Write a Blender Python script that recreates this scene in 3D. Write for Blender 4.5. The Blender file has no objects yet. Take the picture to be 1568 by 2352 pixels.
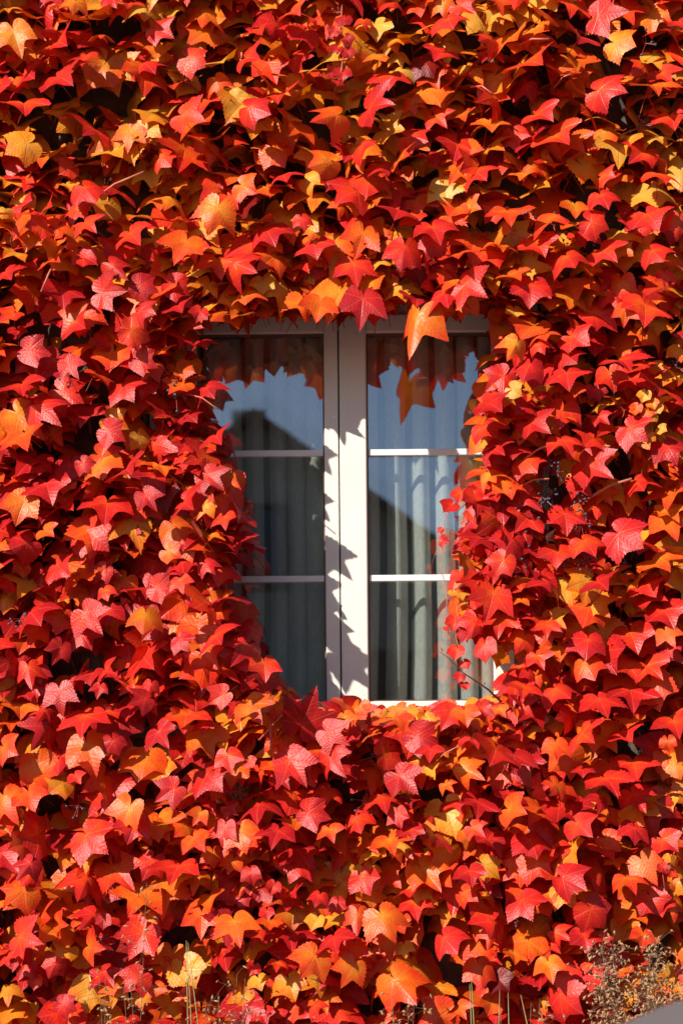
import bpy, math, random
import numpy as np
from mathutils import Vector, Matrix, Euler

rng = np.random.default_rng(11)
random.seed(11)
S = bpy.context.scene
COL = S.collection
R = math.radians

# ------------------------------------------------------------------ camera, sky, sun, exposure
CAMY, CAMZ, FPX, ROLL = -5.0, 1.6, 3878.8, R(0.5)
cam = bpy.data.cameras.new('camera')
co = bpy.data.objects.new('camera', cam)
COL.objects.link(co)
co.matrix_world = Matrix.Translation((0, CAMY, CAMZ)) @ Matrix.Rotation(R(90), 4, 'X') @ Matrix.Rotation(-ROLL, 4, 'Z')
cam.sensor_width = 36
cam.lens = FPX / 2352 * 36
cam.shift_y = 824 / 2352
cam.clip_start = 0.05
cam.clip_end = 600
cam.dof.use_dof = True
cam.dof.focus_distance = 4.85
cam.dof.aperture_fstop = 2.4
S.camera = co

LIGHT = Vector((1.0, 1.0, -.88)).normalized()          # the way the sunlight travels
elev = math.asin(-LIGHT.z)
w = bpy.data.worlds.new('World')
S.world = w
w.use_nodes = True
wt = w.node_tree
wt.nodes.clear()
sky = wt.nodes.new('ShaderNodeTexSky')
sky.sky_type = 'NISHITA'
sky.sun_disc = False
sky.sun_elevation = elev
sky.sun_rotation = math.atan2(-LIGHT.x, -LIGHT.y)
sky.air_density = 1.0
sky.dust_density = 1.0
sky.ozone_density = 3.0
bg = wt.nodes.new('ShaderNodeBackground')
bg.inputs['Strength'].default_value = 0.066
wo = wt.nodes.new('ShaderNodeOutputWorld')
wt.links.new(sky.outputs[0], bg.inputs[0])
wt.links.new(bg.outputs[0], wo.inputs[0])
sl = bpy.data.lights.new('sun', 'SUN')
sl.energy = 5.0
sl.angle = R(0.5)
sl.color = (1.0, 0.93, 0.82)
so = bpy.data.objects.new('sun', sl)
COL.objects.link(so)
so.rotation_euler = LIGHT.to_track_quat('-Z', 'Y').to_euler()
S.view_settings.view_transform = 'Standard'
S.view_settings.look = 'None'
S.view_settings.gamma = 1
S.view_settings.use_curve_mapping = False
S.view_settings.exposure = 0.42
try:
    S.cycles.max_bounces = 12
    S.cycles.transparent_max_bounces = 24
except Exception:
    pass

# ------------------------------------------------------------------ helpers
def at(px, py, Y):
    vx, vy = px - 784, 2000 - py
    c, s = math.cos(ROLL), math.sin(ROLL)
    k = (Y - CAMY) / FPX
    return Vector(((vx * c + vy * s) * k, Y, CAMZ + (-vx * s + vy * c) * k))

def proj(P):
    P = np.asarray(P, float)
    k = FPX / (P[..., 1] - CAMY)
    x, z = P[..., 0] * k, (P[..., 2] - CAMZ) * k
    c, s = math.cos(ROLL), math.sin(ROLL)
    return np.stack([784 + x * c - z * s, 2000 - (x * s + z * c)], -1)

class MB:
    """collects faces, links them as one mesh object"""
    def __init__(self): self.v, self.f = [], []
    def box(self, x0, x1, y0, y1, z0, z1):
        b = len(self.v)
        self.v += [(x, y, z) for z in (z0, z1) for y in (y0, y1) for x in (x0, x1)]
        self.f += [tuple(b + i for i in q) for q in ((0, 2, 3, 1), (4, 5, 7, 6), (0, 1, 5, 4), (2, 6, 7, 3), (0, 4, 6, 2), (1, 3, 7, 5))]
        return self
    def tube(self, pts, rad, n=6, cap=True):
        pts = [Vector(p) for p in pts]
        if not hasattr(rad, '__len__'): rad = [rad] * len(pts)
        b = len(self.v)
        for i, p in enumerate(pts):
            t = (pts[min(i + 1, len(pts) - 1)] - pts[max(i - 1, 0)]).normalized()
            a = t.orthogonal().normalized() if i == 0 else (a - t * a.dot(t)).normalized()
            c = t.cross(a)
            for k in range(n):
                q = 2 * math.pi * k / n
                self.v.append(tuple(p + (a * math.cos(q) + c * math.sin(q)) * rad[i]))
        for i in range(len(pts) - 1):
            for k in range(n):
                k2 = (k + 1) % n
                self.f.append((b + i * n + k, b + i * n + k2, b + (i + 1) * n + k2, b + (i + 1) * n + k))
        if cap:
            self.f.append(tuple(b + k for k in reversed(range(n))))
            self.f.append(tuple(b + (len(pts) - 1) * n + k for k in range(n)))
        return self
    def lens(self, c, ax, wd, le, n=5):
        """small pointed pod"""
        ax = Vector(ax).normalized(); a = ax.orthogonal().normalized(); d = ax.cross(a); c = Vector(c)
        b = len(self.v)
        self.v.append(tuple(c - ax * le * .5))
        for k in range(n):
            q = 2 * math.pi * k / n
            self.v.append(tuple(c + (a * math.cos(q) + d * math.sin(q)) * wd))
        self.v.append(tuple(c + ax * le * .5))
        for k in range(n):
            k2 = (k + 1) % n
            self.f += [(b, b + 1 + k2, b + 1 + k), (b + n + 1, b + 1 + k, b + 1 + k2)]
    def build(self, name, mat, parent=None, smooth=False, bevel=0):
        me = bpy.data.meshes.new(name)
        me.from_pydata(self.v, [], self.f)
        me.materials.append(mat)
        if smooth: me.polygons.foreach_set('use_smooth', [True] * len(me.polygons))
        o = bpy.data.objects.new(name, me)
        COL.objects.link(o)
        if parent: o.parent = parent
        if bevel:
            m = o.modifiers.new('bevel', 'BEVEL'); m.width = bevel; m.segments = 2; m.limit_method = 'ANGLE'
        return o

def empty(name, loc, label=None, cat=None, group=None):
    o = bpy.data.objects.new(name, None)
    COL.objects.link(o)
    o.location = loc
    o.empty_display_size = .1
    return tag(o, label, cat, group)

def tag(o, label=None, cat=None, group=None, kind=None):
    for k, v in (('label', label), ('category', cat), ('group', group), ('kind', kind)):
        if v: o[k] = v
    return o

def N(nt, t, **kw):
    n = nt.nodes.new(t)
    for k, v in kw.items(): setattr(n, k, v)
    return n

def math_(nt, op, a, b=None, c=None, clamp=False):
    n = nt.nodes.new('ShaderNodeMath'); n.operation = op; n.use_clamp = clamp
    for i, x in enumerate((a, b, c)):
        if x is None: continue
        if isinstance(x, (int, float)): n.inputs[i].default_value = x
        else: nt.links.new(x, n.inputs[i])
    return n.outputs[0]

def mixc(nt, fac, a, b, mode='MIX'):
    n = nt.nodes.new('ShaderNodeMix'); n.data_type = 'RGBA'; n.blend_type = mode
    for sock, x in ((n.inputs[0], fac), (n.inputs[6], a), (n.inputs[7], b)):
        if isinstance(x, (int, float)): sock.default_value = x
        elif isinstance(x, tuple): sock.default_value = (*x, 1)
        else: nt.links.new(x, sock)
    return n.outputs[2]

def mapr(nt, x, a, b, c, d):
    n = nt.nodes.new('ShaderNodeMapRange')
    n.interpolation_type = 'SMOOTHSTEP'
    nt.links.new(x, n.inputs[0])
    for i, v in enumerate((a, b, c, d)): n.inputs[i + 1].default_value = v
    return n.outputs[0]

def noise(nt, scale, detail=3, rough=.55, vec=None, dist=0):
    n = nt.nodes.new('ShaderNodeTexNoise')
    n.inputs['Scale'].default_value = scale; n.inputs['Detail'].default_value = detail
    n.inputs['Roughness'].default_value = rough; n.inputs['Distortion'].default_value = dist
    if vec is not None: nt.links.new(vec, n.inputs['Vector'])
    return n.outputs[0]

def simple(name, col, rough=.6, col2=None, nscale=8, bump=0, bscale=40, metallic=0, spec=.5, coat=0, stretch=None):
    m = bpy.data.materials.new(name); m.use_nodes = True
    nt = m.node_tree; p = nt.nodes['Principled BSDF']
    p.inputs['Roughness'].default_value = rough
    p.inputs['Metallic'].default_value = metallic
    p.inputs['Specular IOR Level'].default_value = spec
    p.inputs['Coat Weight'].default_value = coat
    tc = N(nt, 'ShaderNodeTexCoord').outputs['Object']
    if stretch:
        mp = N(nt, 'ShaderNodeMapping'); mp.inputs['Scale'].default_value = stretch
        nt.links.new(tc, mp.inputs[0]); tc = mp.outputs[0]
    if col2:
        f = mapr(nt, noise(nt, nscale, 5, .6, tc), .35, .65, 0, 1)
        nt.links.new(mixc(nt, f, col, col2), p.inputs['Base Color'])
    else:
        p.inputs['Base Color'].default_value = (*col, 1)
    if bump:
        b = N(nt, 'ShaderNodeBump'); b.inputs['Strength'].default_value = bump; b.inputs['Distance'].default_value = .01
        nt.links.new(noise(nt, bscale, 5, .6, tc), b.inputs['Height']); nt.links.new(b.outputs[0], p.inputs['Normal'])
    return m

# ------------------------------------------------------------------ materials
def leaf_material(name, from_object):
    m = bpy.data.materials.new(name); m.use_nodes = True
    nt = m.node_tree; L = nt.links; nt.nodes.clear()
    if from_object: src = N(nt, 'ShaderNodeObjectInfo').outputs['Color']
    else:
        a = N(nt, 'ShaderNodeAttribute'); a.attribute_name = 'tint'; src = a.outputs['Color']
    sp = N(nt, 'ShaderNodeSeparateColor'); L.new(src, sp.inputs[0])
    t, val, seed = sp.outputs
    uv = N(nt, 'ShaderNodeUVMap'); uv.uv_map = 'UVMap'
    sx = N(nt, 'ShaderNodeSeparateXYZ'); L.new(uv.outputs[0], sx.inputs[0])
    u, v = sx.outputs[0], sx.outputs[1]
    au = math_(nt, 'ABSOLUTE', u)
    r = math_(nt, 'SQRT', math_(nt, 'ADD', math_(nt, 'MULTIPLY', u, u), math_(nt, 'MULTIPLY', v, v)))
    ang = math_(nt, 'ARCTAN2', au, v)
    ds = None
    for k in (0, 0.90, 1.75):
        d = math_(nt, 'MULTIPLY', r, math_(nt, 'ABSOLUTE', math_(nt, 'SUBTRACT', ang, k)))
        ds = d if ds is None else math_(nt, 'MINIMUM', ds, d)
    vein = mapr(nt, ds, .006, .024, 1, 0)
    # side veins leave the three main ones at an angle
    sv = math_(nt, 'SINE', math_(nt, 'MULTIPLY', math_(nt, 'SUBTRACT', r, math_(nt, 'MULTIPLY', ds, .9)), 52.0))
    svm = mapr(nt, sv, .8, 1, 0, 1)
    # leaf-own noise
    off = N(nt, 'ShaderNodeCombineXYZ')
    L.new(math_(nt, 'ADD', u, math_(nt, 'MULTIPLY', seed, 37.0)), off.inputs[0]); L.new(v, off.inputs[1]); L.new(math_(nt, 'MULTIPLY', seed, 91.0), off.inputs[2])
    n1 = noise(nt, 2.2, 4, .6, off.outputs[0]); n2 = noise(nt, 17, 3, .6, off.outputs[0]); n3 = noise(nt, 30, 2, .5, off.outputs[0])
    te = math_(nt, 'ADD', t, math_(nt, 'MULTIPLY', math_(nt, 'SUBTRACT', r, .42), .38))
    te = math_(nt, 'ADD', te, math_(nt, 'MULTIPLY', math_(nt, 'SUBTRACT', n1, .5), .62))
    te = math_(nt, 'ADD', te, math_(nt, 'MULTIPLY', math_(nt, 'SUBTRACT', n2, .5), .22), clamp=True)
    ramp = N(nt, 'ShaderNodeValToRGB'); L.new(te, ramp.inputs[0])
    cr = ramp.color_ramp
    cr.elements[0].position = 0.0; cr.elements[0].color = (.74, .40, .055, 1)
    cr.elements[1].position = 1.0; cr.elements[1].color = (.46, .009, .014, 1)
    for p_, c_ in ((.22, (.80, .29, .018)), (.42, (.78, .145, .009)), (.62, (.80, .062, .010)), (.80, (.70, .022, .014))):
        e = cr.elements.new(p_); e.color = (*c_, 1)
    base = mixc(nt, math_(nt, 'MULTIPLY', vein, .17), ramp.outputs[0], (.85, .22, .10))
    base = mixc(nt, math_(nt, 'MULTIPLY', svm, .05), base, (.80, .22, .12))
    spots = mapr(nt, n3, .68, .76, 0, .55)
    base = mixc(nt, spots, base, (.13, .018, .008))
    base = mixc(nt, 1.0, base, N(nt, 'ShaderNodeCombineColor').outputs[0], 'MULTIPLY') if False else base
    br = N(nt, 'ShaderNodeVectorMath'); br.operation = 'SCALE'
    L.new(base, br.inputs[0]); L.new(val, br.inputs['Scale'])
    geo = N(nt, 'ShaderNodeNewGeometry')
    under = mixc(nt, .38, br.outputs[0], (.60, .26, .13))      # paler, duller underside
    colr = mixc(nt, geo.outputs['Backfacing'], br.outputs[0], under)
    p = N(nt, 'ShaderNodeBsdfPrincipled')
    L.new(colr, p.inputs['Base Color'])
    rr = math_(nt, 'ADD', .24, math_(nt, 'MULTIPLY', n1, .32)); L.new(rr, p.inputs['Roughness'])
    p.inputs['Specular IOR Level'].default_value = .40
    b = N(nt, 'ShaderNodeBump'); b.inputs['Strength'].default_value = .25; b.inputs['Distance'].default_value = .005
    h = math_(nt, 'ADD', math_(nt, 'MULTIPLY', sv, -.12), math_(nt, 'MULTIPLY', vein, -1.0))
    h = math_(nt, 'ADD', h, math_(nt, 'MULTIPLY', n2, 1.1))
    L.new(h, b.inputs['Height']); L.new(b.outputs[0], p.inputs['Normal'])
    tr = N(nt, 'ShaderNodeBsdfTranslucent')
    hs = N(nt, 'ShaderNodeHueSaturation'); hs.inputs['Saturation'].default_value = 1.08; hs.inputs['Value'].default_value = 1.15; L.new(br.outputs[0], hs.inputs['Color'])
    L.new(hs.outputs[0], tr.inputs[0])
    mx = N(nt, 'ShaderNodeMixShader'); mx.inputs[0].default_value = .18
    L.new(p.outputs[0], mx.inputs[1]); L.new(tr.outputs[0], mx.inputs[2])
    o = N(nt, 'ShaderNodeOutputMaterial'); L.new(mx.outputs[0], o.inputs[0])
    return m

M = {}
M['leaf'] = leaf_material('creeper_leaf', True)
M['foliage'] = leaf_material('creeper_foliage', False)
M['petiole'] = simple('petiole', (.32, .035, .03), .45, (.42, .09, .05), 20)
M['bark'] = simple('vine_bark', (.10, .06, .04), .85, (.05, .03, .022), 30, .6, 60)
M['twig'] = simple('bare_twig', (.14, .07, .04), .7, (.08, .04, .03), 60)
M['tendril'] = simple('tendril', (.55, .09, .07), .5, (.62, .22, .12), 30)
M['berry'] = simple('berry', (.018, .024, .045), .45, (.09, .12, .18), 90)
def worn_paint():
    m = simple('window_paint', (.84, .81, .74), .42, (.80, .76, .69), 5, .05, 30)
    nt = m.node_tree; p = nt.nodes['Principled BSDF']; tc = N(nt, 'ShaderNodeTexCoord').outputs['Object']
    old = p.inputs['Base Color'].links[0].from_socket
    sx = N(nt, 'ShaderNodeSeparateXYZ'); nt.links.new(tc, sx.inputs[0])
    low = mapr(nt, sx.outputs[2], 2.07, 2.35, .30, 0)          # specks gather near the sill
    fl = mapr(nt, math_(nt, 'ADD', noise(nt, 190, 2, .6, tc), math_(nt, 'MULTIPLY', low, .3)), .735, .77, 0, .8)
    mp = N(nt, 'ShaderNodeMapping'); mp.inputs['Scale'].default_value = (30, 30, 1.5); nt.links.new(tc, mp.inputs[0])
    c = mixc(nt, mapr(nt, noise(nt, 1, 4, .6, mp.outputs[0]), .55, .8, 0, .25), old, (.45, .40, .33))
    nt.links.new(mixc(nt, fl, c, (.08, .06, .045)), p.inputs['Base Color'])
    return m
M['paint'] = simple('window_paint', (.84, .81, .74), .42, (.80, .76, .69), 5, .05, 30)
M['paint'] = worn_paint()
M['bar'] = simple('bar_paint', (.82, .82, .80), .35)
M['seal'] = simple('glazing_seal', (.16, .07, .05), .6)
M['wood'] = simple('dark_wood', (.11, .055, .03), .75, (.05, .026, .016), 6, .5, 30, stretch=(6, 6, .8))
M['woodh'] = simple('dark_lintel_wood', (.10, .05, .028), .75, (.045, .024, .015), 6, .5, 30, stretch=(.8, 6, 6))
M['plaster'] = simple('rough_plaster', (.15, .105, .075), .95, (.06, .042, .032), 7, .9, 45)  # darker than the real light plaster: the leaves' shade is put into its colour
M['room'] = simple('room_wall', (.22, .20, .18), .9)
M['metal'] = simple('hinge_metal', (.6, .6, .58), .35, metallic=.9)
M['pod'] = simple('dry_pod', (.50, .29, .14), .7, (.26, .12, .06), 60)
M['drystem'] = simple('dry_stem', (.10, .06, .035), .8, (.18, .11, .06), 30)
M['green'] = simple('green_stem', (.16, .19, .06), .6, (.28, .24, .09), 20)

# glass: thin coated pane, part mirror part clear
def glass_mat(name, refl):
    m = bpy.data.materials.new(name); m.use_nodes = True
    nt = m.node_tree; nt.nodes.clear(); L = nt.links
    g = N(nt, 'ShaderNodeBsdfGlossy'); g.inputs['Roughness'].default_value = .0; g.inputs[0].default_value = (.92, .96, 1, 1)
    tcn = N(nt, 'ShaderNodeTexCoord').outputs['Object']
    b = N(nt, 'ShaderNodeBump'); b.inputs['Strength'].default_value = .012; b.inputs['Distance'].default_value = .01
    L.new(noise(nt, 5, 1, .4, tcn), b.inputs['Height']); L.new(b.outputs[0], g.inputs['Normal'])
    t = N(nt, 'ShaderNodeBsdfTransparent'); t.inputs[0].default_value = (.93, .96, .95, 1)
    lw = N(nt, 'ShaderNodeLayerWeight'); lw.inputs['Blend'].default_value = .5
    f = math_(nt, 'ADD', math_(nt, 'MULTIPLY', math_(nt, 'POWER', lw.outputs['Facing'], 4.0), .7), refl)
    mx = N(nt, 'ShaderNodeMixShader'); L.new(f, mx.inputs[0]); L.new(t.outputs[0], mx.inputs[1]); L.new(g.outputs[0], mx.inputs[2])
    o = N(nt, 'ShaderNodeOutputMaterial'); L.new(mx.outputs[0], o.inputs[0])
    return m
M['glass'] = glass_mat('coated_glass', .37)
M['glass2'] = glass_mat('inner_glass', .12)

def voile_mat():
    m = bpy.data.materials.new('white_voile'); m.use_nodes = True
    nt = m.node_tree; nt.nodes.clear(); L = nt.links
    tc = N(nt, 'ShaderNodeTexCoord').outputs['Object']
    mp = N(nt, 'ShaderNodeMapping'); mp.inputs['Scale'].default_value = (180, 60, 60); L.new(tc, mp.inputs[0])
    weave = noise(nt, 1, 3, .6, mp.outputs[0])
    d = N(nt, 'ShaderNodeBsdfDiffuse'); d.inputs[0].default_value = (.88, .88, .82, 1)
    tr = N(nt, 'ShaderNodeBsdfTranslucent'); tr.inputs[0].default_value = (.74, .74, .68, 1)
    mx = N(nt, 'ShaderNodeMixShader'); mx.inputs[0].default_value = .2; L.new(d.outputs[0], mx.inputs[1]); L.new(tr.outputs[0], mx.inputs[2])
    tp = N(nt, 'ShaderNodeBsdfTransparent')
    uvn = N(nt, 'ShaderNodeUVMap'); uvn.uv_map = 'UVMap'
    sx = N(nt, 'ShaderNodeSeparateXYZ'); L.new(uvn.outputs[0], sx.inputs[0])
    st = mapr(nt, math_(nt, 'COSINE', math_(nt, 'MULTIPLY', sx.outputs[0], 6.2832)), -.75, -.2, .13, .92)
    f = math_(nt, 'MULTIPLY', st, mapr(nt, weave, .3, .7, .88, 1.08), clamp=True)
    m2 = N(nt, 'ShaderNodeMixShader'); L.new(f, m2.inputs[0]); L.new(tp.outputs[0], m2.inputs[1]); L.new(mx.outputs[0], m2.inputs[2])
    o = N(nt, 'ShaderNodeOutputMaterial'); L.new(m2.outputs[0], o.inputs[0])
    return m
M['voile'] = voile_mat()

# ------------------------------------------------------------------ setting: ground, road, pavement
def sheet(name, x0, x1, y0, y1, z, mat):
    o = MB(); o.v = [(x0, y0, z), (x1, y0, z), (x1, y1, z), (x0, y1, z)]; o.f = [(0, 1, 2, 3)]
    return tag(o.build(name, mat), kind='structure')
M['soil'] = simple('soil', (.10, .075, .05), .95, (.06, .05, .03), 3, .8, 30)
M['asphalt'] = simple('asphalt', (.055, .055, .055), .9, (.04, .04, .042), 12, .5, 200)
M['paving'] = simple('paving', (.26, .25, .23), .9, (.20, .19, .175), 2, .3, 60)
M['lawn'] = simple('lawn', (.06, .10, .03), .95, (.09, .11, .04), 3, .6, 50)
sheet('ground', -250, 250, -250, 250, 0, M['lawn'])
sheet('flower_bed', -14, 14, -.95, 0.0, .012, M['soil'])
tag(MB().box(-60, 60, -2.0, -.95, 0, .12).build('pavement', M['paving'], bevel=.006), kind='structure')
sheet('road', -60, 60, -9.5, -2.0, .008, M['asphalt'])
tag(MB().box(-60, 60, -11.2, -9.5, 0, .12).build('far_pavement', M['paving'], bevel=.006), kind='structure')

# ------------------------------------------------------------------ the house with its window
house = empty('house', (0, 0, 0), 'plastered house wall overgrown with red creeper around a white window', 'house')
OX0, OX1, OZ0, OZ1 = -.575, .615, 2.035, 3.335
WX0, WX1, WZ1 = -6.0, 6.0, 6.2
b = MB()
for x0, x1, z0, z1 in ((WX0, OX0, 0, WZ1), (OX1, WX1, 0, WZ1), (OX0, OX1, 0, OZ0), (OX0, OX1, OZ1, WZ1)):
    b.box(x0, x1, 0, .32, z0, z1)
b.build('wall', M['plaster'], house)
b = MB(); b.v = [(WX0 - .4, -.55, 6.0), (WX1 + .4, -.55, 6.0), (WX1 + .4, 4.2, 9.0), (WX0 - .4, 4.2, 9.0), (WX0 - .4, 9, 6.0), (WX1 + .4, 9, 6.0)]
b.v += [(x, y, z - .14) for x, y, z in b.v]
b.f = [(0, 1, 2, 3), (3, 2, 5, 4), (6, 9, 8, 7), (9, 10, 11, 8), (0, 6, 7, 1), (4, 5, 11, 10), (0, 3, 9, 6), (3, 4, 10, 9), (1, 7, 8, 2), (2, 8, 11, 5)]
M['rooftile'] = simple('roof_tile', (.16, .06, .035), .8, (.09, .04, .03), 5, .5, 20)
b.build('roof', M['rooftile'], house)
b = MB().box(WX0, WX0 + .3, .34, 8.5, 0, 6.0); b.box(WX1 - .3, WX1, .34, 8.5, 0, 6.0); b.box(WX0, WX1, 8.5, 8.8, 0, 6.0)
o = b.build('side_wall', M['plaster'], house)
# dark room behind
b = MB()
b.box(-2.2, 2.2, 3.0, 3.05, .9, 3.7); b.box(-2.25, -2.2, .33, 3.05, .9, 3.7); b.box(2.2, 2.25, .33, 3.05, .9, 3.7)
b.box(-2.25, 2.25, .33, 3.05, .85, .9); b.box(-2.25, 2.25, .33, 3.05, 3.7, 3.75)
b.build('room_lining', M['room'], house)
MB().box(-.66, .70, -.05, .118, 1.995, 2.031).build('window_sill', M['plaster'], house, bevel=.004)
# brown timber surround
MB().box(OX1 + .002, OX1 + .072, -.03, .0, 2.035, 3.30).build('timber_jamb', M['wood'], house, bevel=.004)
MB().box(OX0 - .072, OX0 - .002, -.03, .0, 2.035, 3.30).build('timber_jamb', M['wood'], house, bevel=.004)
lt = MB().box(OX0 - .12, OX1 + .12, -.06, .0, 3.302, 3.40).build('timber_lintel', M['woodh'], house, bevel=.005)
for k in range(3):
    MB().box(OX0 + .004, OX1 - .004, .03 + .026 * k, .05 + .026 * k, 3.292 + .008 * k, 3.334).build('lintel_slat', M['woodh'], house, bevel=.002)
# outer frame
FX0, FX1, FZ0, FZ1 = -.545, .588, 2.046, 3.312
fr = MB()
fr.box(OX0 + .002, FX0 + .055, .135, .20, OZ0 + .002, OZ1 - .002)
fr.box(FX1 - .055, OX1 - .002, .135, .20, OZ0 + .002, OZ1 - .002)
fr.box(FX0 + .056, FX1 - .056, .135, .20, 3.262, OZ1 - .002)
fr.box(FX0 + .056, FX1 - .056, .135, .20, OZ0 + .002, 2.092)
fr.build('window_frame', M['paint'], house, bevel=.003)
def casement(gx0, gx1, sx0, sx1, side):
    gz0, gz1, sz0, sz1 = 2.112, 3.229, 2.073, 3.284
    yf = .110
    b = MB()
    b.box(sx0, gx0, yf, .165, sz0, sz1); b.box(gx1, sx1, yf, .165, sz0, sz1)
    b.box(gx0, gx1, yf + .0006, .164, sz0 + .0005, gz0); b.box(gx0, gx1, yf + .0006, .164, gz1, sz1 - .0005)
    c = b.build('casement', M['paint'], house, bevel=.0035)
    # rebate step and the brown seal round the glass
    s = MB(); e = .0045
    s.box(gx0, gx0 + e, yf + .012, .150, gz0, gz1); s.box(gx1 - e, gx1, yf + .012, .150, gz0, gz1)
    s.box(gx0 + e, gx1 - e, yf + .012, .150, gz0, gz0 + e); s.box(gx0 + e, gx1 - e, yf + .012, .150, gz1 - e, gz1)
    s.build('glazing_seal', M['seal'], c)
    for z in (2.867, 2.486):
        q = MB().box(gx0 + e, gx1 - e, .118, .1275, z - .0095, z + .0095).build('glazing_bar', M['bar'], c, bevel=.002)
    p = MB(); p.v = [(gx0, .130, gz0), (gx1, .130, gz0), (gx1, .130, gz1), (gx0, .130, gz1)]; p.f = [(0, 1, 2, 3)]
    p.build('outer_pane', M['glass'], c)
    # the inner pane of the sealed unit never sits quite parallel: it throws the second, shifted reflection
    p = MB(); t = .0018
    p.v = [(gx0, .1487, gz0), (gx1, .1487 - t, gz0), (gx1, .1437 - t, gz1), (gx0, .1437, gz1)]; p.f = [(0, 1, 2, 3)]
    p.build('inner_pane', M['glass2'], c)
    for z in ((2.28, 3.08)):
        hx = sx0 - .006 if side < 0 else sx1 + .006
        MB().tube([(hx, .112, z - .035), (hx, .112, z + .035)], .007, 10).build('hinge', M['metal'], c)
    return c
casement(-.425, -.040, -.487, .0020, -1)
casement(.088, .466, .0060, .530, 1)
MB().box(.0075, .086, .1035, .1095, 2.0765, 3.2805).build('closing_strip', M['paint'], house, bevel=.003)

# ------------------------------------------------------------------ curtains: pleated voile, three layers thick at each pleat
def curtain(x0, x1, seed, name_label):
    r_ = random.Random(seed)
    n_per, sub = int((x1 - x0) / .066), 26
    xs, ys, us = [], [], []
    x = x0
    for k in range(n_per):
        p = .066 * r_.uniform(.75, 1.28); kk = r_.uniform(.2, 1.5); am = r_.uniform(.014, .030)
        for s in range(sub):
            t = s / sub
            xs.append(x + p * (t + kk * math.sin(2 * math.pi * t) / (2 * math.pi)))
            us.append(k + t + .04 * math.sin(k * 2.3))
            ys.append(.196 + am * (1 - math.cos(2 * math.pi * t)))
        x += p
    b = MB(); nz = 14; z0, z1 = 1.55, 3.42
    ph = [r_.uniform(0, 6.3) for _ in range(4)]
    for j in range(nz):
        z = z0 + (z1 - z0) * j / (nz - 1)
        for i, (px, py) in enumerate(zip(xs, ys)):
            dx = .004 * math.sin(z * 3.1 + ph[0] + px * 5) + .003 * math.sin(z * 6.3 + ph[1] + px * 13)
            b.v.append((px + dx, py + .004 * math.sin(z * 2.3 + px * 20 + ph[2]), z))
    m = len(xs)
    for j in range(nz - 1):
        for i in range(m - 1):
            b.f.append((j * m + i, j * m + i + 1, (j + 1) * m + i + 1, (j + 1) * m + i))
    o = b.build('curtain', M['voile'], None, smooth=True)
    uv = o.data.uv_layers.new(name='UVMap')
    for lp in o.data.loops:
        uv.data[lp.index].uv = (us[lp.vertex_index % m], (lp.vertex_index // m) / nz)
    tag(o, name_label, 'curtain', 'voile curtains behind the window')
curtain(-.60, .035, 5, 'sheer curtain behind the left casement, hanging in the shade')
curtain(.03, .66, 9, 'sheer pleated curtain behind the right casement, catching the sun')
MB().tube([(-.7, .26, 3.45), (.75, .26, 3.45)], .009, 8).build('curtain_rod', M['metal'], house)

# ------------------------------------------------------------------ leaves
KEY = np.array([(0, 1.0), (4, .895), (9, .785), (15, .67), (21, .585), (28, .54), (35, .565), (43, .665), (50, .80), (56, .95), (62, .83), (70, .725),
                (82, .64), (96, .59), (110, .56), (124, .545), (138, .525), (151, .46), (164, .35), (180, .08)])
def outline(hi, r_, lobes):
    ang, rad = KEY[:, 0], KEY[:, 1].copy()
    rad = rad * (1 - lobes) + lobes * (.70 - .0018 * np.abs(ang - 20) - .45 * (ang > 170))
    rad[0] = max(rad[0], .88)
    pts = []
    for side in (1, -1):
        st = 1 + r_.uniform(-.10, .10)
        a2, r2 = [], []
        for i in range(len(ang)):
            k = rad[i] * (1 + r_.uniform(-.012, .012)) * (1 + (st - 1) * math.sin(math.radians(ang[i])))
            a2.append(ang[i]); r2.append(k)
            if hi and i < len(ang) - 1:
                a2.append((ang[i] + ang[i + 1]) / 2); r2.append(((rad[i] + rad[i + 1]) / 2) * r_.uniform(.965, .985))
        idx = range(len(a2)) if side > 0 else range(len(a2) - 2, 0, -1)
        for i in idx:
            if not hi and side > 0 and i % 1: continue
            a = math.radians(a2[i]) * side
            pts.append((r2[i] * math.sin(a), r2[i] * math.cos(a)))
    return np.array(pts)

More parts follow.
